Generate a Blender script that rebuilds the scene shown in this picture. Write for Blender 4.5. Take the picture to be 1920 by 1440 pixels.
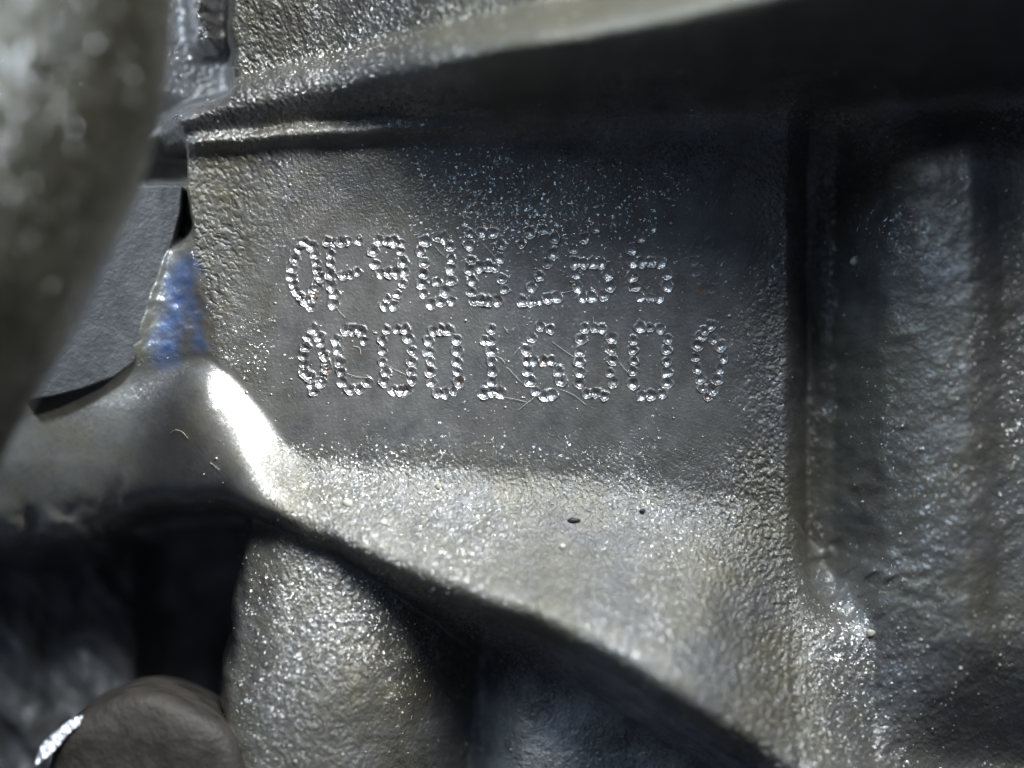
import bpy, math, random
import numpy as np
from mathutils import Vector

# ---------------------------------------------------------------- units
S = 3.5e-5                 # metres per design unit ("px"); the view is 1920 x 1440 of them
D = 5143.0                 # camera distance from the stamped panel in px (0.18 m)
CX, CY = 960.0, 720.0
scene = bpy.context.scene
for o in list(bpy.data.objects):
    bpy.data.objects.remove(o)

def W(px, py, h):          # panel lies in the XZ plane, relief grows towards -Y (the viewer)
    return ((px - CX) * S, -h * S, (CY - py) * S)

# ---------------------------------------------------------------- camera
cam_d = bpy.data.cameras.new("camera")
cam = bpy.data.objects.new("camera", cam_d)
scene.collection.objects.link(cam)
cam.location = (0, -D * S, 0)
cam.rotation_euler = (math.radians(90), 0, 0)
cam_d.sensor_width = 36.0
cam_d.lens = 36.0 * D / 1920.0
cam_d.clip_start = 0.005
cam_d.clip_end = 10
cam_d.dof.use_dof = True
cam_d.dof.focus_distance = D * S
cam_d.dof.aperture_fstop = 8.5
scene.camera = cam

# ---------------------------------------------------------------- world and lamps
world = bpy.data.worlds.new("World")
scene.world = world
world.use_nodes = True
bg = world.node_tree.nodes["Background"]
bg.inputs[0].default_value = (0.55, 0.68, 1.0, 1)
bg.inputs[1].default_value = 0.08

def lamp(name, loc, target, size, power, col, shape='DISK'):
    d = bpy.data.lights.new(name, 'AREA')
    d.shape = shape
    d.size = size
    d.energy = power
    d.color = col
    o = bpy.data.objects.new(name, d)
    scene.collection.objects.link(o)
    o.location = loc
    o.rotation_euler = (Vector(target) - Vector(loc)).to_track_quat('-Z', 'Y').to_euler()
    return o
# hand torch held above the frame, pale daylight from the upper left
tl = bpy.data.lights.new("torch_lamp", 'SPOT')
tl.energy = 6.4; tl.color = (0.93, 0.97, 1.0); tl.spot_size = math.radians(31); tl.spot_blend = 1.0
tl.shadow_soft_size = 0.06
torch = bpy.data.objects.new("torch_lamp", tl); scene.collection.objects.link(torch)
torch.location = W(1650, -3300, 3050)
torch.rotation_euler = (Vector(W(810, 770, 0)) - torch.location).to_track_quat('-Z', 'Y').to_euler()
lamp("daylight_lamp", W(-900, -500, 1080), W(60, 160, 600), 0.009, 0.075, (0.80, 0.90, 1.0))
lamp("ridge_glint_lamp", W(3118, -1518, 2028), W(490, 760, 40), 0.012, 0.0042, (0.95, 0.98, 1.0)).data.spread = math.radians(20)  # unseen lamp added to put a highlight on the boss ridge
lamp("sky_lamp", W(-1300, -2500, 2450), W(1200, 600, 0), 0.085, 0.15, (0.55, 0.76, 1.0))

scene.view_settings.view_transform = 'Standard'
scene.view_settings.look = 'None'
scene.view_settings.exposure = 0.0
scene.view_settings.gamma = 1.0
scene.render.engine = 'CYCLES'

# ---------------------------------------------------------------- numeric helpers
def ss(a, b, t):
    u = np.clip((t - a) / (b - a), 0, 1)
    return u * u * (3 - 2 * u)

def curve(pts):
    """smooth monotone-ish interpolation through points (x, y)"""
    xs = np.array([p[0] for p in pts], float)
    ys = np.array([p[1] for p in pts], float)
    xx = np.linspace(xs[0], xs[-1], 2000)
    yy = np.interp(xx, xs, ys)
    k = 55
    ker = np.hanning(k); ker /= ker.sum()
    pad = np.concatenate([np.linspace(yy[0] - (yy[1]-yy[0])*(k//2), yy[0], k//2, endpoint=False), yy,
                          yy[-1] + (yy[-1]-yy[-2]) * np.arange(1, k//2 + 1)])
    yy = np.convolve(pad, ker, 'valid')
    return lambda x: np.interp(x, xx, yy)

def vnoise(X, Y, sx, sy, seed):
    rng = np.random.RandomState(seed)
    N = 256
    lat = rng.uniform(-1, 1, (N, N)).astype(np.float32)
    u = X / sx + 1000.37; v = Y / sy + 1000.71
    iu = np.floor(u).astype(np.int64); iv = np.floor(v).astype(np.int64)
    fu = (u - iu).astype(np.float32); fv = (v - iv).astype(np.float32)
    fu = fu * fu * fu * (fu * (fu * 6 - 15) + 10); fv = fv * fv * fv * (fv * (fv * 6 - 15) + 10)
    iu %= N; iv %= N
    ju = (iu + 1) % N; jv = (iv + 1) % N
    a = lat[iv, iu]; b = lat[iv, ju]; c = lat[jv, iu]; d = lat[jv, ju]
    return (a + (b - a) * fu) * (1 - fv) + (c + (d - c) * fu) * fv

def noise(X, Y, s, seed, ay=1.0):
    # two rotated octaves hide the lattice
    c, q = 0.8, 0.6
    return 0.62 * vnoise(X, Y, s, s * ay, seed) + 0.5 * vnoise(c * X - q * Y, q * X + c * Y, s * 0.61, s * 0.61 * ay, seed + 1)

def comp(pts, h):          # picture position of a point at height h -> position in the block's own plane
    return [(CX + (x - CX) * (1 - hh / D), CY + (y - CY) * (1 - hh / D)) for (x, y), hh in
            zip(pts, h if hasattr(h, '__len__') else [h] * len(pts))]

def polydist(X, Y, pts):
    best = np.full(X.shape, 1e9, np.float32)
    for (x0, y0), (x1, y1) in zip(pts[:-1], pts[1:]):
        dx, dy = x1 - x0, y1 - y0
        t = np.clip(((X - x0) * dx + (Y - y0) * dy) / (dx * dx + dy * dy), 0, 1)
        dd = (X - x0 - t * dx) ** 2 + (Y - y0 - t * dy) ** 2
        best = np.minimum(best, dd)
    return np.sqrt(best)

def blur(A, rx, ry, n=2):
    """repeated box blur by cell counts"""
    for ax, rad in ((1, rx), (0, ry)):
        if rad < 1: continue
        for _ in range(n):
            w_ = 2 * rad + 1
            pad = [(0, 0), (0, 0)]; pad[ax] = (rad + 1, rad)
            c_ = np.cumsum(np.pad(A, pad, mode='edge').astype(np.float64), axis=ax)
            A = (np.take(c_, range(w_, c_.shape[ax]), ax) - np.take(c_, range(0, c_.shape[ax] - w_), ax)) / w_
    return A

def fine_curve(f, x0, x1, n):
    xs = np.linspace(x0, x1, n)
    return list(zip(xs, f(xs)))

# ---------------------------------------------------------------- the two stamped lines, dent by dent
CHARS = [
 ("lozenge", "stamped lozenge before the letter F", [(571,454),(562,468),(554,486),(548,502),(547,519),(551,533),(556,545),(564,555),(572,564),(583,575),(584,462),(589,477),(592,492),(595,507),(598,521),(595,534),(588,546),(584,559)]),
 ("letter F", "stamped letter F", [(614,456),(627,455),(640,454),(655,452),(670,450),(619,476),(621,495),(620,516),(642,516),(655,514),(670,510),(622,536),(626,553),(628,573)]),
 ("digit 9", "stamped digit 9", [(711,452),(725,454),(739,453),(751,456),(700,472),(701,494),(714,512),(728,513),(741,512),(750,472),(757,490),(757,509),(754,533),(743,552),(727,560),(721,575),(737,574)]),
 ("letter Q", "stamped letter Q", [(797,453),(819,444),(832,447),(788,471),(793,494),(794,513),(792,533),(794,550),(844,462),(847,486),(846,505),(847,526),(808,569),(826,566),(848,566),(817,530),(833,546)]),
 ("letter B", "stamped letter B", [(880,438),(881,460),(883,486),(881,505),(886,526),(884,547),(887,566),(900,436),(924,437),(939,460),(939,484),(900,503),(914,502),(929,502),(942,522),(946,544),(902,567),(915,566),(931,564)]),
 ("digit 2", "stamped digit 2", [(977,456),(995,437),(1019,434),(1038,448),(1036,475),(1025,494),(1010,519),(997,539),(980,566),(997,566),(1012,564),(1028,562),(1045,558)]),
 ("digit 6", "stamped digit 6 next to the digit 2", [(1116,428),(1095,446),(1075,469),(1077,492),(1094,495),(1112,492),(1129,493),(1081,518),(1083,539),(1141,515),(1145,537),(1095,559),(1112,559),(1130,556)]),
 ("digit 6", "stamped digit 6 at the shaded end of its line", [(1222,428),(1201,446),(1184,469),(1185,491),(1203,493),(1221,491),(1238,492),(1187,518),(1189,539),(1250,516),(1251,538),(1201,559),(1220,559),(1237,556)]),
 ("lozenge", "faint stamped lozenge lost in shadow", [(1322,442),(1310,458),(1304,475),(1300,492),(1304,510),(1311,527),(1320,543),(1335,455),(1344,471),(1350,488),(1348,507),(1341,525),(1332,541)]),
 ("lozenge", "stamped lozenge before the letter C", [(588,618),(578,633),(573,650),(568,667),(570,683),(573,697),(579,709),(584,721),(589,735),(595,631),(602,643),(606,657),(610,669),(613,681),(610,693),(605,706),(602,719)]),
 ("letter C", "stamped letter C", [(648,618),(661,619),(674,619),(683,638),(631,638),(634,656),(636,677),(638,697),(642,715),(656,730),(673,731),(688,717)]),
 ("digit 0", "stamped digit 0 next to the letter C", [(726,620),(742,618),(757,618),(717,638),(717,657),(718,678),(721,698),(721,715),(735,732),(749,731),(763,731),(765,636),(770,657),(771,679),(770,697),(773,713)]),
 ("digit 0", "stamped digit 0 before the digit 1", [(812,620),(827,619),(841,620),(802,639),(804,660),(804,678),(806,697),(807,718),(820,737),(833,737),(851,735),(857,638),(857,657),(857,677),(859,696),(860,717)]),
 ("digit 1", "stamped digit 1", [(920,617),(906,638),(920,638),(920,657),(921,677),(923,696),(924,716),(907,738),(922,736),(938,737)]),
 ("digit 6", "stamped digit 6 on the lower line", [(1012,612),(1031,615),(998,635),(987,656),(988,677),(1002,676),(1018,677),(1032,677),(990,696),(991,717),(1048,697),(1052,715),(1003,735),(1021,741),(1036,740)]),
 ("digit 0", "stamped digit 0 after the lower digit 6", [(1097,615),(1114,617),(1131,617),(1087,638),(1087,660),(1087,678),(1088,698),(1088,719),(1147,635),(1147,655),(1149,678),(1147,698),(1149,717),(1101,739),(1118,738),(1134,742)]),
 ("digit 0", "stamped digit 0 at the end of the lower line", [(1202,615),(1219,617),(1237,617),(1186,638),(1186,657),(1187,680),(1187,698),(1187,719),(1251,636),(1251,657),(1251,678),(1249,700),(1251,719),(1203,742),(1222,742),(1240,740)]),
 ("lozenge", "stamped lozenge closing the lower line", [(1333,610),(1322,620),(1313,633),(1306,650),(1303,671),(1308,692),(1313,712),(1318,730),(1327,743),(1342,638),(1350,652),(1357,672),(1350,692),(1343,712),(1336,731)]),
]

# ---------------------------------------------------------------- grid
def axis(segs):
    out = []
    for a, b, st in segs:
        n = max(1, int(round((b - a) / st)))
        out += list(np.linspace(a, b, n, endpoint=False))
    out.append(segs[-1][1])
    return np.array(out)
xs = axis([(-420, -20, 9), (-20, 530, 2.3), (530, 1375, 1.45), (1375, 1560, 2.0), (1560, 1950, 2.6), (1950, 2340, 9)])
ys = axis([(-330, -20, 9), (-20, 420, 2.3), (420, 765, 1.45), (765, 1100, 2.1), (1100, 1470, 2.5), (1470, 1800, 9)])
X, Y = np.meshgrid(xs, ys)
X = X.astype(np.float32); Y = Y.astype(np.float32)

wob = 7 * noise(X, Y, 90, 11) + 3 * noise(X, Y, 28, 13)
Xw = X + wob; Yw = Y + 5 * noise(X, Y, 75, 17)

# ---- stamped panel
XL = curve([(-330,340),(200,344),(290,350),(400,360),(480,376),(560,392),(640,410),(720,430),(1800,430)])(Yw)
dL = XL - Xw
low = ss(410, 470, Y)
drop_w = 26 + 62 * low
drop_d = 210 * (1 - low)
plate_edge = np.interp(Y, [343, 392, 455, 520, 580, 634, 680, 708, 760], [336, 332, 316, 298, 282, 266, 244, 205, 120])
wt = np.clip(dL / np.maximum(XL - plate_edge, 12), 0, 3)
wedge_h = -46 * ss(-0.25, 1.0, wt) * np.clip(wt, 0, 1) ** 0.5 - 80 * ss(1.12, 1.6, wt)
panel = 4 * noise(X, Y, 260, 5) + low * wedge_h - drop_d * ss(0, 1, dL / drop_w) - 16 * ss(1340, 1500, X) ** 1.5
XR = 1497 + 0.6 * wob
panel = panel - 122 * ss(-26, 40, X - XR)

# ---- upright rib on the right
rt = curve([(1480,-130),(1540,-130),(1578,-108),(1616,-42),(1656,26),(1710,72),(1765,100),(1800,114),(1828,104),(1862,84),(1900,82),(1950,94),(2000,110),(2340,50)])
rib2 = rt(Xw + 0.01 * (Y - 700))
base = np.where(X < 1515, panel, np.where(X > 1540, rib2, panel + (rib2 - panel) * ss(1515, 1540, X)))

# ---- upper rib
HC = curve([(-420,30),(250,38),(450,48),(620,68),(720,112),(820,190),(1000,292),(1200,355),(1400,460),(1600,550),(1800,600),(2340,640)])
Cpts = [(-420,430),(300,238),(450,196),(600,160),(700,137),(900,99),(1100,68),(1300,22),(1500,-28),(1900,-125),(2340,-220)]
hcp = [float(HC(p[0])) for p in Cpts]
C = curve(comp(Cpts, hcp))(X) + 0.5 * (Yw - Y)
Hc = HC(X)
Wd = np.interp(X, [0, 400, 700, 1200, 2300], [56, 62, 78, 100, 120])
Sl = curve([(-420,300),(330,268),(600,248),(900,234),(1200,219),(1500,206),(1900,190),(2340,175)])(X) + 0.5 * (Yw - Y)
back = Hc - np.interp(X, [300, 700, 1000, 1400, 2300], [38, 56, 110, 165, 200]) + 5 * noise(X, Y, 120, 31)
pocket = ss(446, 405, Xw)
back = back - 150 * pocket
drip = np.exp(-((X - 372 - 0.12 * (Y - 20)) / 24) ** 2) * ss(105, 60, Y) * 125
back = back + drip * (1 + 0.25 * noise(X, Y, 16, 41))
dC = Y - C
up_t = np.clip(1 + dC / Wd, 0, 1)                     # 0 on the wall .. 1 at the crest
rise = np.where(up_t < 0.25, 0.42 * (up_t / 0.25) ** 2 * 0.5, 1) * np.where(up_t < 0.25, 1, 1 - (1 - 0.21) * ((1 - up_t) / 0.75) ** 2.0)
t = np.clip(dC / np.maximum(Sl - C, 20), 0, 1.5)
under = Hc * (1 - ss(0.0, 1.10, t)) 
ribh = np.where(dC < 0, back + (Hc - back) * rise, under)
lip = np.interp(X, [300, 800, 1100], [34, 32, 20]) * np.exp(-((Y - Sl - 4) / np.interp(X, [700, 1100], [17, 24])) ** 2) * ss(320, 380, X) * (1 - 0.6 * ss(1500, 1560, X))
endfade = ss(352, 285, X) * ss(150, 260, Y)           # the rib dies into the dark pocket at its left end
ribh = ribh - 150 * endfade
bw_ = ss(1420, 1540, X)
b2 = np.clip((Y - Sl + 6 + 70 * bw_) / (20 + 200 * bw_), 0, 1); b2 = b2 * b2 * (3 - 2 * b2)
h = ribh * (1 - b2) + base * b2 + lip
corner = np.exp(-((X - 1690) / 85) ** 2 - ((Y - 150 - 0.02*(1690-X)) / 26) ** 2) * 34
h = h + corner
# right rib fades into the upper rib

# ---- raised region: boss on the left running into the lower ledge
Bp = [(-420,842),(60,735),(170,720),(250,694),(320,682),(384,664),(442,706),(500,780),(546,846),(580,862),(700,868),(800,876),(1000,890),(1200,902),(1400,934),(1490,985),(1540,1060),(1620,1120),(1750,1150),(2340,1180)]
Bf = curve(Bp)
Bl = fine_curve(Bf, -420, 2340, 120)
dist = polydist(X + 0.5 * wob, Yw, Bl)
inside = (Yw > Bf(X + 0.5 * wob))
dB = np.where(inside, dist, -dist)
dBs = blur(dB, 26, 26)
wb = ss(1080, 1240, X) * ss(30, 110, dB)
dB = dB + (dBs - dB) * wb
d0 = np.maximum(dB + 6, 0)
slope = np.interp(X, [-400, 300, 450, 560, 900, 1400, 2300], [0.12, 0.35, 1.45, 1.20, 1.12, 0.90, 0.25])
cap = np.interp(X, [-400, 200, 420, 520, 620, 720, 900, 2300], [30, 42, 78, 98, 150, 330, 700, 700])
fil = np.interp(X, [-400, 380, 480, 560, 760, 2300], [24, 30, 36, 52, 90, 105])
dBs = blur(dB, 26, 26)
wb = ss(1080, 1240, X) * ss(30, 110, dB)
dB = dB + (dBs - dB) * wb
d0 = np.maximum(dB + 0.15 * fil, 0)
raw = slope * (np.sqrt(d0 * d0 + fil * fil) - fil)
hb = cap * np.tanh(raw / cap)
lowbase = -52 + 52 * ss(230, 430, X)
mixl = ss(440, 640, X)
bx_ = ss(1440, 1560, X)
hh_ = h + (np.maximum(h, 0) - h) * ss(-20, 100, dB)
basin = np.maximum(h, -20) * (1 - bx_) + hh_ * (1 - ss(0, 420, dB)) * bx_
basin = basin * mixl + lowbase * (1 - mixl)
tilt = -34 * ss(330, 60, X) - 46 * ss(0, 260, Y - 710) * ss(540, 380, X)
raised = basin + hb + tilt * (1 - mixl)
spl = lambda q_, w_: w_ * np.logaddexp(0, q_ / w_)
raised = raised + (-0.46 * spl(X - 1400, 70) + 0.75 * spl(X - 1850, 30)) * ss(0, 350, dB)
k = ss(-14, 10, dB)
k = np.where(X < 430, ss(-5 - 40 * ss(430, 340, X), 7 + 14 * ss(430, 340, X), dB), np.where(X > 600, 1.0 * (dB > -0.15 * fil), k))
h2 = h * (1 - k) + raised * k
hs_ = blur(h2, 8, 8)
bm = blur(((dB > 4) & (X < 620)).astype(np.float32), 5, 5)
h2 = h2 + (hs_ - h2) * bm
h2 = blur(h2, 1, 1, 1)
k = np.where(dB > -10, 1.0, 0.0); k = blur(k, 4, 4)

# ---- lower edge of ledge and boss
Ep = [(-420,1010),(100,990),(215,978),(300,962),(420,955),(520,985),(620,1020),(740,1072),(870,1125),(1000,1172),(1200,1277),(1300,1342),(1450,1442),(1700,1625),(2340,2060)]
eh = [-30,-30,-20,0,30,75,115,165,210,255,335,375,430,480,520]
Ef = curve(comp(Ep, eh))
El = fine_curve(Ef, -420, 2340, 100)
de = polydist(X, Yw, El)
dE = np.where(Yw > Ef(X), de, -de)
floor = -620 + 415 * ss(385, 455, X) + 6 * noise(X, Y, 110, 51) + 175 * ss(870, 990, X)
hl = curve([(-420,-720),(385,-720),(408,-250),(432,40),(520,92),(620,100),(700,78),(770,30),(840,-60),(900,-140),(960,-205),(2340,-205)])(Xw + 0.12 * (Y - 1150))
sp = lambda q_, w_: w_ * np.logaddexp(0, q_ / w_)
lump = hl - 0.26 * sp(1290 - Y, 45)
r = np.where((hl > -150), 0.5, 1.5)
r2 = np.sqrt(((X - 408) / 95) ** 2 + ((Y - 1340) / 210) ** 2)
lump2 = -620 + 120 * (1 - ss(0.15, 1.0, r2))
def smax(a, b, k_): return b + k_ * np.logaddexp(0, (a - b) / k_)
fl = smax(smax(floor, lump, 12), lump2, 12)
web = -400 + 40 * noise(X, Y, 70, 61, 5.0) + 10 * noise(X, Y, 18, 63, 4.0)
fl = fl + (web - fl) * ss(236, 192, Xw)
rw = np.interp(X, [-400, 150, 330, 560, 1000, 2300], [24, 22, 14, 13, 14, 12])
ext = h2 - np.maximum(0, dE - 40) * 0.6
wall = ext - np.interp(X, [-400, 170, 260, 430, 580, 2300], [2.6, 2.6, 9, 9, 3.6, 3.4]) * sp(dE + np.interp(X, [150, 260], [14, 0]) * noise(X, Y, 50, 71), rw)
h3 = smax(wall, fl - 1500 * ss(6, -34, dE), 9)
ke = ss(-4, 40, dE)
rim = 22 * np.exp(-((dE - 46) / 6) ** 2) * ss(1120, 1260, X)
h3 = h3 + rim
# steep seam at the left end of the boss
seam = ss(226, 206, Xw) * ss(860, 980, Y) * ss(1090, 1040, Y)
h3 = h3 - 14 * seam * (1 - ke)

# ---------------------------------------------------------------- surface relief
tcx = X + 30 * noise(X, Y, 60, 301); tcy = Y + 24 * noise(X, Y, 60, 303)
tc = ss(400, 580, tcx) * ss(1480, 1350, tcx) * ss(350, 470, tcy + 0.05 * (X - 900)) * ss(890, 800, tcy)   # the smooth ground of the stamping
text_smooth = 1 - 0.90 * tc
on_boss = (k > 0.5) * ss(560, 470, X) * (1 - ke)
peel_m = ss(560, 380, X + 0.25 * (Y - 500)) * ss(640, 560, Y) * (1 - k) * ss(14, -6, dL)
strip_m = ss(1330, 1450, X + 0.10 * (Y - 600)) * ss(250, 330, Y) * (0.2 + 0.8 * ss(1510, 1470, X))
ledge_m = k * ss(480, 640, X)
n_peel = noise(X, Y, 15, 101)
n_mid = noise(X, Y, 8.5, 103)
n_fine = noise(X, Y, 5.0, 105)
n_grain = np.abs(noise(X, Y, 11, 107))
amp_peel = 0.35 + 0.9 * peel_m + 0.6 * strip_m + 0.6 * ke
amp_mid = 0.3 + 0.9 * peel_m + 1.5 * strip_m + 0.35 * ledge_m + 0.4 * ke
amp_fine = 0.35 + 0.5 * ledge_m + 0.7 * strip_m + 0.9 * ss(300, 150, Y)
sm = text_smooth * (1 - 0.82 * on_boss)
rel = sm * (amp_peel * n_peel + amp_mid * n_mid) + np.maximum(sm, 0.35) * amp_fine * n_fine
rel = rel - sm * (peel_m + strip_m) * 2.0 * np.maximum(0, 0.22 - n_grain) / 0.22
# horizontal flow marks on the right rib
rel = rel + (1.8 * noise(X, Y, 70, 111, 0.4) + 0.6 * noise(X, Y, 23, 115, 0.5)) * ss(1560, 1640, X) * ss(260, 420, Y)
# torn corner where rib, panel and ledge meet
torn = np.exp(-((X - 1610) / 95) ** 2 - ((Y - 1090) / 70) ** 2)
rel = rel + torn * (11 * noise(X, Y, 42, 121, 0.45) + 4 * noise(X, Y, 18, 123))
# top wall: fine upright scratches
wall_m = ss(-30, -70, dC + 0.0) * (1 - pocket)
rel = rel + wall_m * 1.3 * noise(X + 0.25 * Y, Y, 5.0, 131, 5.0)
# blue-tinted wedge and drip: drawn-out ripples
wedge = ss(0, 20, dL) * low * ss(700, 640, Y)
rel = rel * (1 - 0.7 * wedge) + wedge * (0.8 * noise(X, Y, 20, 141, 0.7) + 3 * noise(X, Y, 70, 145, 1.8))
rel = rel + drip / 125 * 7 * noise(X, Y, 13, 143, 1.6)
h4 = h3 + rel

# ---------------------------------------------------------------- dents
rng = random.Random(4)
char_id = np.full(X.shape, -1, np.int32)
rust_spots = []
for ci, (nm, lab, dots) in enumerate(CHARS):
    faint = {6: 0.8, 7: 0.6, 8: 0.14}.get(ci, 1.0)
    for (px, py) in dots:
        px += rng.gauss(0, 1.2); py += rng.gauss(0, 1.2)
        R = rng.uniform(7.4, 10.4)
        dep = rng.uniform(3.8, 6.8) * faint * R / 9
        i0, i1 = np.searchsorted(xs, [px - 18, px + 18]); j0, j1 = np.searchsorted(ys, [py - 18, py + 18])
        sx = X[j0:j1, i0:i1]; sy = Y[j0:j1, i0:i1]
        ex = rng.uniform(0.9, 1.1)
        ang = np.arctan2(sy - py, sx - px)
        rr = np.sqrt(((sx - px) * ex) ** 2 + ((sy - py) / ex) ** 2) * (1 + 0.07 * np.sin(3 * ang + rng.uniform(0, 6)) + 0.05 * np.sin(5 * ang + rng.uniform(0, 6)))
        q = rr / R
        bowl = -dep * np.maximum(0, 1 - q * q)
        rimh = faint * rng.uniform(0.4, 1.7) * np.exp(-((q - 1.08) / 0.20) ** 2) * (1 + 0.8 * np.sin(2 * ang + rng.uniform(0, 6)))
        h4[j0:j1, i0:i1] += bowl + rimh + faint * (0.45 * n_fine[j0:j1, i0:i1] + 0.3 * n_mid[j0:j1, i0:i1]) * ss(1.5, 0.9, q)
        if rng.random() < 0.07: rust_spots.append((px + rng.uniform(-6, 6), py + rng.uniform(-6, 6), rng.uniform(6, 13)))
        sub = char_id[j0:j1, i0:i1]
        sub[rr < R + 1.6] = ci

# ---------------------------------------------------------------- region of every quad
qx = 0.25 * (X[:-1,:-1] + X[1:,:-1] + X[:-1,1:] + X[1:,1:])
def q(a): return 0.25 * (a[:-1,:-1] + a[1:,:-1] + a[:-1,1:] + a[1:,1:])
qy = q(Y); qdC = q(dC); qdB = q(dB); qdE = q(dE); qS = q(Sl); qdL = q(dL); qr = q(r); qW = q(Wd)
names = ["stamped_panel", "back_wall", "corner_pocket", "upper_rib", "side_recess", "side_rib", "boss", "lower_ledge", "lower_recess", "rounded_lump", "side_web", "casting_drip"]
reg = np.zeros(qx.shape, np.int32)
reg[(qdL > 0)] = 4
reg[(qx > 1530)] = 5
reg[(qy < qS + 4)] = 3
reg[(qdC < -qW)] = 1
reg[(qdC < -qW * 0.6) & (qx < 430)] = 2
reg[(qy > 200) & (qx < 335) & (qdL > 0)] = 4
reg[(qdB > -4) & (qx < 565)] = 6
reg[(qdB > -4) & (qx >= 565)] = 7
reg[(qdE > 26)] = 8
reg[(qdE > 26) & (qr < 1.0) & (qx > 405)] = 9
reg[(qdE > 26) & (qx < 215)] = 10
reg[(q(drip) > 28) & (qdC < -qW * 0.6) & (qx < 430)] = 11
cq = char_id[:-1, :-1]
cq = np.where((cq >= 0) & (cq == char_id[1:, 1:]) & (reg == 0), cq, -1)
reg = np.where(cq >= 0, 100 + cq, reg)

# grime: patches of olive road dirt baked on the casting, with their own ragged shape
grime_and_dim = 0.5 + 0.5 * noise(X, Y, 150, 201) + 0.35 * noise(X, Y, 40, 203)
grime_and_dim = grime_and_dim * (0.25 + 0.75 * np.maximum(ledge_m * ss(2000, 1500, X), np.maximum(0.8 * ke, 0.8 * ss(-20, -60, -np.abs(dC) - 0)))) 
grime_and_dim = np.clip(grime_and_dim * (1 - 0.7 * tc) + 0.9 * ss(110, 30, np.abs(dC + 30)) * ss(650, 950, X) * (0.8 + 0.4 * noise(X, Y, 60, 205)), 0, 1)  # extra olive on the rib top is put in to dim its lit band
coarse = np.clip(1 - 0.6 * tc - 0.85 * on_boss - 0.82 * wedge, 0.12, 1)
coarse = coarse * (1 - 0.4 * ss(1520, 1580, X))
coarse = np.clip(coarse * (1 - 0.45 * peel_m), 0.12, 1)
oil = np.clip(0.45 - 0.25 * peel_m - 0.4 * ss(800, 1200, X) * (Y < Sl) + 0.5 * ss(120, 60, np.abs(dC)) * ss(950, 650, X) + 0.6 * noise(X, Y, 180, 211) + 0.3 * noise(X, Y, 50, 213) + 0.5 * on_boss, 0, 1)

# blue sheen painted into the colour beside the plate and on the drip, and rust in a few dents
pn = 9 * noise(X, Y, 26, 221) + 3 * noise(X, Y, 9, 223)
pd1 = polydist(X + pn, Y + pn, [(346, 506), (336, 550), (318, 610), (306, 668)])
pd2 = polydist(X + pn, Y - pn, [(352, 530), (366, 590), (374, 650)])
blue_sheen = np.maximum(ss(44, 2, pd1), 0.7 * ss(26, 2, pd2)) * (0.72 + 0.3 * noise(X, Y, 18, 225)) * ss(-14, 2, dL)
blue_sheen = np.clip(np.maximum(0.8 * blue_sheen, 0.5 * ss(0.25, 0.7, noise(X, Y, 20, 227)) * (drip > 30)), 0, 1)
rust = np.zeros_like(X)
for (rx_, ry_, rr_) in rust_spots:
    i0, i1 = np.searchsorted(xs, [rx_ - 30, rx_ + 30]); j0, j1 = np.searchsorted(ys, [ry_ - 30, ry_ + 30])
    dd_ = np.hypot(X[j0:j1, i0:i1] - rx_, Y[j0:j1, i0:i1] - ry_) + 5 * n_mid[j0:j1, i0:i1]
    rust[j0:j1, i0:i1] = np.maximum(rust[j0:j1, i0:i1], 0.5 * ss(rr_, rr_ * 0.3, dd_))
shn = blue_sheen.reshape(-1).astype(np.float32); rst = rust.reshape(-1).astype(np.float32)
NX, NY = len(xs), len(ys)
co = np.empty((NY, NX, 3), np.float32)
co[..., 0] = (X - CX) * S; co[..., 1] = -h4 * S; co[..., 2] = (CY - Y) * S
# vertex normals of the whole sheet, so that parts meet without a seam
gy, gx = np.gradient(h4.astype(np.float64), ys, xs)
nrm = np.stack([-gx, -np.ones_like(gx), gy], -1)
nrm /= np.linalg.norm(nrm, axis=-1, keepdims=True)
co = co.reshape(-1, 3); nrm = nrm.reshape(-1, 3)
gr = grime_and_dim.reshape(-1).astype(np.float32); ol = oil.reshape(-1).astype(np.float32); crs = coarse.reshape(-1).astype(np.float32)
idx = np.arange(NX * NY).reshape(NY, NX)
quads = np.stack([idx[:-1,:-1], idx[1:,:-1], idx[1:,1:], idx[:-1,1:]], -1).reshape(-1, 4)
regf = reg.reshape(-1)

# ---------------------------------------------------------------- materials
def mat(name):
    m = bpy.data.materials.new(name); m.use_nodes = True
    nt = m.node_tree
    return m, nt, nt.nodes["Principled BSDF"]

def N(nt, typ, **kw):
    n = nt.nodes.new(typ)
    for k_, v_ in kw.items():
        if k_ in n.inputs: n.inputs[k_].default_value = v_
        else: setattr(n, k_, v_)
    return n

def mixcol(nt, fac, a, b):
    n = nt.nodes.new("ShaderNodeMix"); n.data_type = 'RGBA'
    for sock, val in ((n.inputs[0], fac), (n.inputs[6], a), (n.inputs[7], b)):
        if isinstance(val, bpy.types.NodeSocket): nt.links.new(val, sock)
        else: sock.default_value = val
    return n.outputs[2]

def ramp(nt, src, p0, p1, v0=0.0, v1=1.0):
    n = nt.nodes.new("ShaderNodeMapRange")
    nt.links.new(src, n.inputs[0])
    n.inputs[1].default_value = p0; n.inputs[2].default_value = p1
    n.inputs[3].default_value = v0; n.inputs[4].default_value = v1
    n.clamp = True
    return n.outputs[0]

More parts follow.
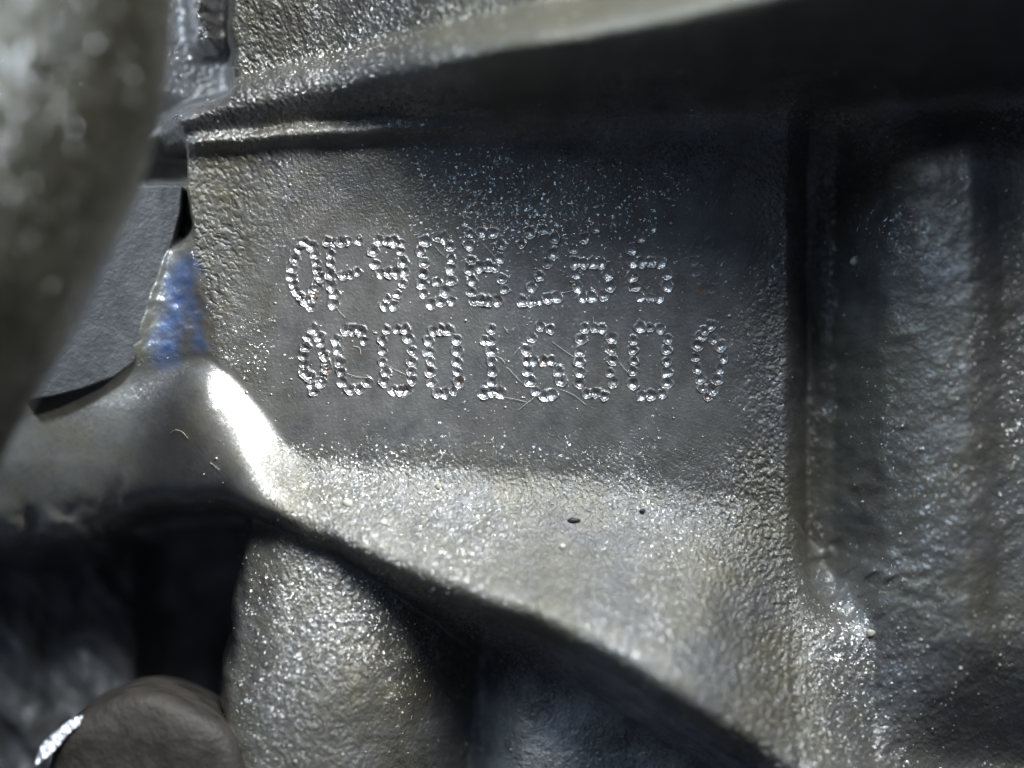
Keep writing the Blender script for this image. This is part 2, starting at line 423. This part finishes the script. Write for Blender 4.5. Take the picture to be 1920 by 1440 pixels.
def fine_bump(nt, coord, parts, strength=1.0, att=None):
    """parts: (size in px, height in px)"""
    prev = None
    for size, height in parts:
        t_ = N(nt, "ShaderNodeTexNoise", Scale=1 / (size * S), Detail=1.0, Roughness=0.6)
        nt.links.new(coord, t_.inputs["Vector"])
        b = N(nt, "ShaderNodeBump", Strength=strength, Distance=height * S)
        nt.links.new(t_.outputs[0], b.inputs["Height"])
        if att: nt.links.new(att, b.inputs["Strength"])
        if prev: nt.links.new(prev, b.inputs["Normal"])
        prev = b.outputs[0]
    return prev

def flake_normal(nt, coord, base_n, size, tilt, att=None):
    """small facets of random tilt: the grain of sand-cast metal that glints grain by grain"""
    vor = N(nt, "ShaderNodeTexVoronoi", Scale=1 / (size * S)); nt.links.new(coord, vor.inputs["Vector"])
    sub = nt.nodes.new("ShaderNodeVectorMath"); sub.operation = 'SUBTRACT'
    nt.links.new(vor.outputs["Color"], sub.inputs[0]); sub.inputs[1].default_value = (0.5, 0.5, 0.5)
    sc = nt.nodes.new("ShaderNodeVectorMath"); sc.operation = 'SCALE'; nt.links.new(sub.outputs[0], sc.inputs[0])
    if att:
        mm = nt.nodes.new("ShaderNodeMath"); mm.operation = 'MULTIPLY'; mm.inputs[1].default_value = tilt
        nt.links.new(att, mm.inputs[0]); nt.links.new(mm.outputs[0], sc.inputs["Scale"])
    else:
        sc.inputs["Scale"].default_value = tilt
    ad = nt.nodes.new("ShaderNodeVectorMath"); ad.operation = 'ADD'
    nt.links.new(base_n, ad.inputs[0]); nt.links.new(sc.outputs[0], ad.inputs[1])
    no = nt.nodes.new("ShaderNodeVectorMath"); no.operation = 'NORMALIZE'; nt.links.new(ad.outputs[0], no.inputs[0])
    return no.outputs[0]

def cast_metal(name, dark, light, olive, metal=0.55, rough=(0.28, 0.50), bumps=((5, 2.0), (2.4, 1.0)), coat=0.35, grime_gain=1.0, flake=4.2, tilt=1.2, stain=0.35):
    m, nt, p = mat(name)
    tc_ = N(nt, "ShaderNodeTexCoord"); coord = tc_.outputs["Object"]
    n1 = N(nt, "ShaderNodeTexNoise", Scale=1 / (60 * S), Detail=5.0, Roughness=0.65); nt.links.new(coord, n1.inputs["Vector"])
    n2 = N(nt, "ShaderNodeTexNoise", Scale=1 / (7 * S), Detail=3.0, Roughness=0.6); nt.links.new(coord, n2.inputs["Vector"])
    c = mixcol(nt, ramp(nt, n1.outputs[0], 0.35, 0.65), dark, light)
    st = N(nt, "ShaderNodeTexNoise", Scale=1 / (110 * S), Detail=6.0, Roughness=0.72); nt.links.new(coord, st.inputs["Vector"])
    c = mixcol(nt, ramp(nt, st.outputs[0], 0.52, 0.66, 0, stain), c, (0.075, 0.055, 0.045, 1))
    ga = N(nt, "ShaderNodeAttribute", attribute_name="grime_and_dim")
    gm = nt.nodes.new("ShaderNodeMath"); gm.operation = 'MULTIPLY'
    nt.links.new(ga.outputs["Fac"], gm.inputs[0])
    nt.links.new(ramp(nt, n2.outputs[0], 0.30, 0.62, 0.25, grime_gain), gm.inputs[1])
    c = mixcol(nt, gm.outputs[0], c, olive)
    c = mixcol(nt, ramp(nt, n2.outputs[0], 0.68, 0.74, 0, 0.7), c, (0.02, 0.018, 0.016, 1))
    ra = N(nt, "ShaderNodeAttribute", attribute_name="rust")
    c = mixcol(nt, ra.outputs["Fac"], c, (0.16, 0.075, 0.03, 1))
    pa = N(nt, "ShaderNodeAttribute", attribute_name="blue_sheen")
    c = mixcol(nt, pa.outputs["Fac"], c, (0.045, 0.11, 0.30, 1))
    nt.links.new(c, p.inputs["Base Color"])
    oa = N(nt, "ShaderNodeAttribute", attribute_name="oil")
    p.inputs["Metallic"].default_value = metal
    nt.links.new(ramp(nt, n2.outputs[0], 0.3, 0.7, rough[0], rough[1]), p.inputs["Roughness"])
    p.inputs["Coat Weight"].default_value = coat
    p.inputs["Coat IOR"].default_value = 1.75
    cw = nt.nodes.new("ShaderNodeMath"); cw.operation = 'MULTIPLY'; cw.inputs[1].default_value = coat * 1.6
    nt.links.new(oa.outputs["Fac"], cw.inputs[0]); nt.links.new(cw.outputs[0], p.inputs["Coat Weight"])
    ca = N(nt, "ShaderNodeAttribute", attribute_name="coarse")
    nt.links.new(ramp(nt, ca.outputs["Fac"], 0.12, 0.45, 0.32, 0.10), p.inputs["Coat Roughness"])
    bn = fine_bump(nt, coord, bumps, 1.0, ca.outputs["Fac"])
    nt.links.new(bn, p.inputs["Normal"]); nt.links.new(flake_normal(nt, coord, bn, flake, tilt, ca.outputs["Fac"]), p.inputs["Coat Normal"])
    return m

DK = (0.085, 0.086, 0.088, 1); LT = (0.17, 0.17, 0.17, 1); OL = (0.150, 0.138, 0.100, 1)
M_cast = cast_metal("oily_cast_aluminium", (0.085, 0.085, 0.085, 1), (0.155, 0.154, 0.152, 1), (0.135, 0.121, 0.078, 1), metal=0.35, rough=(0.36, 0.52), bumps=((5.5, 1.6), (2.8, 0.9)), coat=0.85)
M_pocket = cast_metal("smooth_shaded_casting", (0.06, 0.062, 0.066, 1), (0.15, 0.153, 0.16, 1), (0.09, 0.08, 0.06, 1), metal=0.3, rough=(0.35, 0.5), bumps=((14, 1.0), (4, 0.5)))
M_lifted = cast_metal("lifted_recess_casting", (0.22, 0.223, 0.23, 1), (0.46, 0.465, 0.47, 1), (0.07, 0.064, 0.05, 1), metal=0.2, rough=(0.45, 0.65), coat=0.15, bumps=((12, 4), (4, 1.5)))  # paler than the rest of the casting, standing in for fill light in the recess
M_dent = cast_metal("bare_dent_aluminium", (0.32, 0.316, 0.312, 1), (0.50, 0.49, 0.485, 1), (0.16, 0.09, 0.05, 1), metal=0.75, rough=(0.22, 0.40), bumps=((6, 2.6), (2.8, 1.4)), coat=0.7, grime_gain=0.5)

# ---------------------------------------------------------------- linking helpers
def link(o, parent=None):
    scene.collection.objects.link(o)
    if parent: o.parent = parent
    return o

def tag(o, label=None, cat=None, group=None, kind=None):
    if label: o["label"] = label
    if cat: o["category"] = cat
    if group: o["group"] = group
    if kind: o["kind"] = kind
    return o

def raw_mesh(name, v, f, normals=None, smooth=True):
    me = bpy.data.meshes.new(name)
    nv, nf = len(v), len(f)
    me.vertices.add(nv); me.vertices.foreach_set("co", np.ascontiguousarray(v, np.float32).ravel())
    w = f.shape[1]
    me.loops.add(nf * w); me.loops.foreach_set("vertex_index", np.ascontiguousarray(f, np.int32).ravel())
    me.polygons.add(nf); me.polygons.foreach_set("loop_start", np.arange(0, nf * w, w, dtype=np.int32))
    me.update(calc_edges=True)
    me.polygons.foreach_set("use_smooth", np.ones(nf, dtype=bool) if smooth else np.zeros(nf, dtype=bool))
    if normals is not None:
        me.normals_split_custom_set_from_vertices(normals.tolist())
    return me

def sheet_part(name, mask, material, parent):
    f = quads[mask]
    if len(f) == 0: return None
    used, inv = np.unique(f, return_inverse=True)
    me = raw_mesh(name, co[used], inv.reshape(-1, 4), nrm[used])
    for an, arr in (("grime_and_dim", gr), ("oil", ol), ("coarse", crs), ("blue_sheen", shn), ("rust", rst)):
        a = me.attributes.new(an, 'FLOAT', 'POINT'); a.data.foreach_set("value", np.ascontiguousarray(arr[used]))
    me.materials.append(material)
    o = bpy.data.objects.new(name, me)
    return link(o, parent)

# ---------------------------------------------------------------- the engine block
block = bpy.data.objects.new("engine_block", None)
block.empty_display_size = 0.01
link(block)
tag(block, "oily grey cast engine block wall with ribs, ledge and two stamped lines", "engine block")
mats = [M_cast, M_cast, M_pocket, M_cast, M_cast, M_cast, M_cast, M_cast, M_lifted, M_cast, M_pocket, M_dent]
plabel = {"stamped_panel": "flat panel carrying the two dot stamped lines", "upper_rib": "rough sloping rib above the stamped lines",
          "lower_ledge": "sparkling olive grey ledge below the stamped lines", "boss": "smooth oily boss left of the ledge",
          "lower_recess": "dark mottled recess under the ledge"}
parts = {}
for i, nm in enumerate(names):
    o = sheet_part(nm, regf == i, mats[i], block)
    if o:
        parts[nm] = o
        if nm in plabel: o["label"] = plabel[nm]
for ci, (nm, lab, dots) in enumerate(CHARS):
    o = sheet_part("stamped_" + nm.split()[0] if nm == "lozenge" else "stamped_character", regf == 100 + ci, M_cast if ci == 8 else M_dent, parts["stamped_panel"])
    if o: o["label"] = lab

def surf(px, py):
    i = int(np.clip(np.searchsorted(xs, px), 0, NX - 1)); j = int(np.clip(np.searchsorted(ys, py), 0, NY - 1))
    return float(h4[j, i])

# ---------------------------------------------------------------- plain material for other things
def simple(name, c0, c1, metal, rough, bumps, size=50, coat=0.0, flake=0):
    m, nt, p = mat(name)
    coord = N(nt, "ShaderNodeTexCoord").outputs["Object"]
    n1 = N(nt, "ShaderNodeTexNoise", Scale=1 / (size * S), Detail=6.0, Roughness=0.65); nt.links.new(coord, n1.inputs["Vector"])
    nt.links.new(mixcol(nt, ramp(nt, n1.outputs[0], 0.35, 0.68), c0, c1), p.inputs["Base Color"])
    p.inputs["Metallic"].default_value = metal
    nt.links.new(ramp(nt, n1.outputs[0], 0.3, 0.7, rough[0], rough[1]), p.inputs["Roughness"])
    p.inputs["Coat Weight"].default_value = coat; p.inputs["Coat Roughness"].default_value = 0.10
    if bumps:
        bn = fine_bump(nt, coord, bumps)
        nt.links.new(bn, p.inputs["Normal"])
        if flake: nt.links.new(flake_normal(nt, coord, bn, flake, 1.1), p.inputs["Coat Normal"])
    return m

# ---------------------------------------------------------------- foreground pipe
def tube_mesh(name, path, radii, seg=64, amp=0.0, seed=1, flat=1.0):
    """path in px (x, y, h); returns mesh with capped ends"""
    P = np.array(path, float)
    n = len(P)
    tan = np.gradient(P, axis=0); tan /= np.linalg.norm(tan, axis=1, keepdims=True)
    up = np.array([0, 0, 1.0])
    side = np.cross(tan, up); side /= np.linalg.norm(side, axis=1, keepdims=True)
    nrm_ = np.cross(side, tan)
    a = np.linspace(0, 2 * np.pi, seg, endpoint=False)
    A, I = np.meshgrid(a, np.arange(n))
    R = np.array(radii, float)[:, None] * np.ones((1, seg))
    if amp:
        R = R + amp * noise(R * A, I * np.linalg.norm(P[1] - P[0]) + 0 * A, 16, seed) + amp * 1.5 * noise(R * A, I * np.linalg.norm(P[1] - P[0]) + 0 * A, 60, seed + 5)
    V = P[:, None, :] + R[..., None] * (np.cos(A)[..., None] * side[:, None, :] + flat * np.sin(A)[..., None] * nrm_[:, None, :])
    V = V.reshape(-1, 3)
    v = np.stack([(V[:, 0] - CX) * S, -V[:, 2] * S, (CY - V[:, 1]) * S], -1)
    j = np.arange(seg); jn = (j + 1) % seg
    f = []
    for i in range(n - 1):
        f.append(np.stack([i * seg + j, i * seg + jn, (i + 1) * seg + jn, (i + 1) * seg + j], -1))
    return v, np.concatenate(f)

def spline(pts, n):
    P = np.array(pts, float); m = len(P)
    out = []
    for tt in np.linspace(0, m - 1, n):
        i = min(int(tt), m - 2); f = tt - i
        p0 = P[max(i - 1, 0)]; p1 = P[i]; p2 = P[i + 1]; p3 = P[min(i + 2, m - 1)]
        out.append(0.5 * ((2 * p1) + (-p0 + p2) * f + (2 * p0 - 5 * p1 + 4 * p2 - p3) * f * f + (-p0 + 3 * p1 - 3 * p2 + p3) * f ** 3))
    return np.array(out)

M_pipe = simple("grimy_pipe_metal", (0.036, 0.032, 0.017, 1), (0.090, 0.082, 0.052, 1), 0.35, (0.30, 0.48), ((90, 6), (20, 5), (9, 3)), 160, 1.0, 7)
pp = spline([(178, -1100, 480), (169, -200, 480), (162, 0, 480), (148, 200, 475), (90, 370, 465), (12, 530, 450), (-82, 690, 430), (-165, 850, 400), (-240, 1020, 360)], 150)
rad = np.interp(np.linspace(0, 1, 150), [0, 0.35, 0.6, 1], [225, 222, 222, 214])
v, f = tube_mesh("coolant_pipe", pp, rad, 220, 1.3, 7)
me = raw_mesh("coolant_pipe", v, f); me.materials.append(M_pipe)
pipe = link(bpy.data.objects.new("pipe", me))
tag(pipe, "thick grimy rounded pipe out of focus in the upper left foreground", "pipe")

# bright beads added to give the pipe its blurred glints
RP = random.Random(21)
pv = v.reshape(150, 220, 3)
bv = np.array([(1,0,0),(-1,0,0),(0,1,0),(0,-1,0),(0,0,1),(0,0,-1)], float)
dv, df = [], []
import bmesh
bmi = bmesh.new(); bmesh.ops.create_icosphere(bmi, subdivisions=2, radius=1.0)
icv = np.array([tuple(t_.co) for t_ in bmi.verts]); icf = np.array([[t_.index for t_ in f_.verts] for f_ in bmi.faces]); bmi.free()
n_d = 0
while n_d < 130:
    i_ = RP.randrange(30, 140); j_ = RP.randrange(220)
    p_ = pv[i_, j_]
    if p_[1] > -585 * S: continue
    r_ = RP.choice([2.6, 3.2, 3.8, 4.4, 5.6]) * S
    dv.append(icv * r_ * np.array([RP.uniform(.8, 1.3), 0.8, RP.uniform(.8, 1.3)]) + p_); df.append(icf + n_d * len(icv)); n_d += 1
me = raw_mesh("glint_beads", np.concatenate(dv), np.concatenate(df))
M_glint = simple("glint_bead", (0.30, 0.29, 0.25, 1), (0.75, 0.74, 0.70, 1), 0.8, (0.10, 0.25), None, 30, 1.0)
me.materials.append(M_glint)
o = link(bpy.data.objects.new("glint_beads", me), pipe); o["kind"] = "stuff"; o["label"] = "tiny bright beads added for glints on the pipe"

# ---------------------------------------------------------------- flat machined plate beside the pocket
def prism(name, outline, h_top, thick, bevel=4, tilt=0.0):
    """flat plate with a rounded front edge from an outline in px"""
    P = np.array(outline, float)
    c = P.mean(0)
    rings = []
    for off, hh in ((0, h_top - thick), (0, h_top - bevel), (0.35 * bevel, h_top - 0.3 * bevel), (bevel, h_top)):
        d_ = P - c; L = np.linalg.norm(d_, axis=1, keepdims=True)
        q_ = P - d_ / L * off
        rings.append(np.column_stack([q_, hh + tilt * (q_[:, 1] - c[1])]))
    V = np.concatenate(rings); n = len(P)
    v = [W(*p) for p in V]
    f = []
    for i in range(3):
        for j in range(n):
            f.append((i * n + j, i * n + (j + 1) % n, (i + 1) * n + (j + 1) % n, (i + 1) * n + j))
    f.append(tuple(range(3 * n, 4 * n)))
    me_ = bpy.data.meshes.new(name); me_.from_pydata(v, [], f); me_.update()
    import bmesh
    b = bmesh.new(); b.from_mesh(me_); bmesh.ops.recalc_face_normals(b, faces=b.faces); b.to_mesh(me_); b.free()
    return me_

def smooth_outline(pts, n=90):
    return [tuple(p) for p in spline(pts + [pts[0]], n)[:-1]]

M_plate = simple("smooth_grey_plate", (0.045, 0.046, 0.048, 1), (0.068, 0.069, 0.071, 1), 0.1, (0.48, 0.62), ((30, 2.5), (9, 1.6), (4, 0.8)), 40)
ol_pts = [(246, 346), (292, 343), (336, 346), (332, 392), (316, 455), (298, 520), (282, 580), (266, 634), (244, 680), (205, 708), (150, 728), (90, 744), (30, 752), (10, 700), (60, 640), (150, 520), (205, 430)]
me = prism("machined_plate", ol_pts, -46, 130, 4)
me.materials.append(M_plate)
plate = link(bpy.data.objects.new("machined_plate", me))
tag(plate, "flat smooth grey plate between the blurred pipe and the stamped panel", "plate")

# ---------------------------------------------------------------- round cap in the lower left corner
M_cap = simple("brown_grimed_cap", (0.018, 0.016, 0.014, 1), (0.045, 0.037, 0.030, 1), 0.15, (0.5, 0.75), ((40, 4), (9, 2)), 60)
M_bare = simple("chipped_bare_metal", (0.28, 0.30, 0.35, 1), (0.62, 0.65, 0.72, 1), 0.9, (0.22, 0.4), ((14, 5), (5, 2)), 20)
cap_root = bpy.data.objects.new("round_cap", None); link(cap_root)
cx0, cy0 = 285, 1455
prof = [(196, -160), (196, 60), (192, 82), (182, 97), (166, 106), (140, 110), (100, 111), (50, 111), (1, 111)]
seg = 160
vv = []
for (rr_, hh) in prof:
    for a in np.linspace(0, 2 * np.pi, seg, endpoint=False):
        wv = 1 + 0.02 * math.sin(3 * a + 1) + 0.012 * math.sin(7 * a)
        vv.append(W(cx0 + rr_ * wv * math.cos(a) * 0.97, cy0 + rr_ * wv * math.sin(a) * 0.85, hh + 2.0 * math.sin(5 * a + rr_ * 0.05)))
ff = np.array([(i * seg + j, i * seg + (j + 1) % seg, (i + 1) * seg + (j + 1) % seg, (i + 1) * seg + j) for i in range(len(prof) - 1) for j in range(seg)])
me = raw_mesh("cap_body", np.array(vv), ff[:, ::-1]); me.materials.append(M_cap)
link(bpy.data.objects.new("cap_body", me), cap_root)
chip = [(88, 1418), (96, 1385), (110, 1366), (128, 1352), (150, 1334), (172, 1328), (166, 1346), (146, 1362), (130, 1384), (112, 1402)]
me = prism("bare_chip", chip, 118, 40, 4, 0.5); me.materials.append(M_bare)
o = link(bpy.data.objects.new("bare_chip", me), cap_root); o["label"] = "bright bare metal chip on the cap's edge"
cap_root["label"] = "blurred dark brown round cap with one bright chipped edge"
cap_root["category"] = "cap"

# ---------------------------------------------------------------- lint, grit and flakes lying on the casting
M_lint = simple("pale_lint", (0.45, 0.42, 0.36, 1), (0.75, 0.72, 0.66, 1), 0.0, (0.4, 0.6), None)
M_grit = simple("pale_grit", (0.35, 0.32, 0.22, 1), (0.70, 0.68, 0.60, 1), 0.0, (0.3, 0.5), None, 60)
M_flake = simple("dark_debris", (0.012, 0.011, 0.012, 1), (0.035, 0.03, 0.035, 1), 0.1, (0.35, 0.6), None, 10)

def fibre(pts, rad_px=0.36, n=14, lift=0.8):
    P = spline(pts, n)
    path = [(p[0], p[1], surf(p[0], p[1]) + lift + 2.0 * math.sin(3.1 * i / n)) for i, p in enumerate(P)]
    hs = np.array([p[2] for p in path]); hs = np.convolve(np.pad(hs, 2, mode='edge'), np.ones(5) / 5, 'valid')
    path = [(p[0], p[1], max(hh, surf(p[0], p[1]) + 0.6)) for p, hh in zip(path, hs)]
    rads = np.full(n, rad_px); rads[0] = rads[-1] = rad_px * 0.3
    return tube_mesh("lint", path, rads, 5)

lint = [[(931,668),(942,674),(947,682)], [(949,687),(962,700),(977,716)], [(1034,640),(1055,655),(1080,672)], [(1160,678),(1170,690),(1182,703)],
        [(1050,730),(1075,740),(1100,760)], [(937,744),(960,747),(988,754)], [(970,770),(985,758),(1002,745)], [(962,667),(970,656),(976,650)],
        [(718,680),(738,691),(762,703)], [(650,700),(668,706),(690,708)], [(816,462),(824,471),(834,481)], [(905,456),(918,470),(930,484)],
        [(630,575),(638,585),(648,596)], [(1112,595),(1113,608),(1116,622)], [(945,612),(950,620),(953,624)], [(1045,552),(1060,548),(1078,544)],
        [(662,649),(674,652),(677,664)], [(694,1060),(700,1070),(712,1068),(716,1056)], [(726,1068),(732,1062),(731,1052)], [(318,812),(330,806),(345,810),(355,822)],
        [(398,866),(408,873),(416,880)]]
for L in lint:
    v, f = fibre(L)
    me = raw_mesh("lint_fibre", v, f); me.materials.append(M_lint)
    o = link(bpy.data.objects.new("lint_fibre", me))
    tag(o, "hair thin pale lint fibre lying on the oily casting", "fibre", "lint fibres on the casting")

import bmesh
def pebble(px, py, r_, seed, squash=0.7, el=1.0):
    b = bmesh.new(); bmesh.ops.create_icosphere(b, subdivisions=2, radius=1.0)
    R_ = random.Random(seed)
    ph = [R_.uniform(0, 6) for _ in range(6)]
    hh = surf(px, py)
    for vt in b.verts:
        x, y, z = vt.co
        k_ = 1 + 0.18 * math.sin(3 * x + ph[0]) + 0.15 * math.sin(4 * y + ph[1]) + 0.12 * math.sin(5 * z + ph[2])
        vt.co = W(px + x * r_ * k_ * el, py + y * r_ * k_, hh + r_ * 0.35 + z * r_ * squash * k_)
    me_ = bpy.data.meshes.new("grain"); b.to_mesh(me_); b.free()
    for p_ in me_.polygons: p_.use_smooth = True
    return me_

grains = [(655,942,7.0,"white grit grain on the ledge nearest the boss"), (822,911,5.5,"cream grit grain on the bright band of the ledge"),
          (722,976,5.5,"pale grit grain just above the ledge's lower edge"), (1053,1021,6.0,"cream grit grain in the middle of the ledge"),
          (1608,488,8.0,"white grit grain on the upright right rib"), (1632,1186,7.0,"yellowish grit grain in the torn corner below the rib")]
for i, (gx_, gy_, gr_, lb) in enumerate(grains):
    me = pebble(gx_, gy_, gr_, i, 0.7, 1.2); me.materials.append(M_grit)
    tag(link(bpy.data.objects.new("grit_grain", me)), lb, "grit")
flakes = [(1076,974,11,"black debris flake on the ledge under the lower digits", 1.9), (1203,958,8,"black debris flake on the ledge nearest the right rib", 1.3)]
for i, (gx_, gy_, gr_, lb, el) in enumerate(flakes):
    me = pebble(gx_, gy_, gr_ * 0.6, 50 + i, 0.5, el); me.materials.append(M_flake)
    tag(link(bpy.data.objects.new("debris_flake", me)), lb, "debris")

# fine grit that nobody could count
R_ = random.Random(9)
base_v = np.array([(1,0,0),(-1,0,0),(0,1,0),(0,-1,0),(0,0,1),(0,0,-1)], float)
base_f = np.array([(0,2,4),(2,1,4),(1,3,4),(3,0,4),(2,0,5),(1,2,5),(3,1,5),(0,3,5)])
gv, gf = [], []
cnt = 0
while cnt < 1500:
    px, py = R_.uniform(380, 1880), R_.uniform(20, 1420)
    i = np.searchsorted(xs, px); j = np.searchsorted(ys, py)
    w_ = 0.25 + 0.75 * float(ledge_m[j, i]) + 0.4 * float(ke[j, i])
    if R_.random() > w_: continue
    r_ = abs(R_.gauss(0, 1.0)) * 1.1 + 0.7
    hh = surf(px, py)
    q_ = base_v * r_ * np.array([R_.uniform(.7, 1.5), R_.uniform(.7, 1.3), .8])
    gv += [W(px + a, py + b_, hh + r_ * 0.4 + c_) for a, b_, c_ in q_]
    gf.append(base_f + cnt * 6); cnt += 1
me = raw_mesh("fine_grit", np.array(gv), np.concatenate(gf)); me.materials.append(M_grit)
tag(link(bpy.data.objects.new("fine_grit", me)), "fine pale dust and grit scattered over the casting", "grit", kind="stuff")
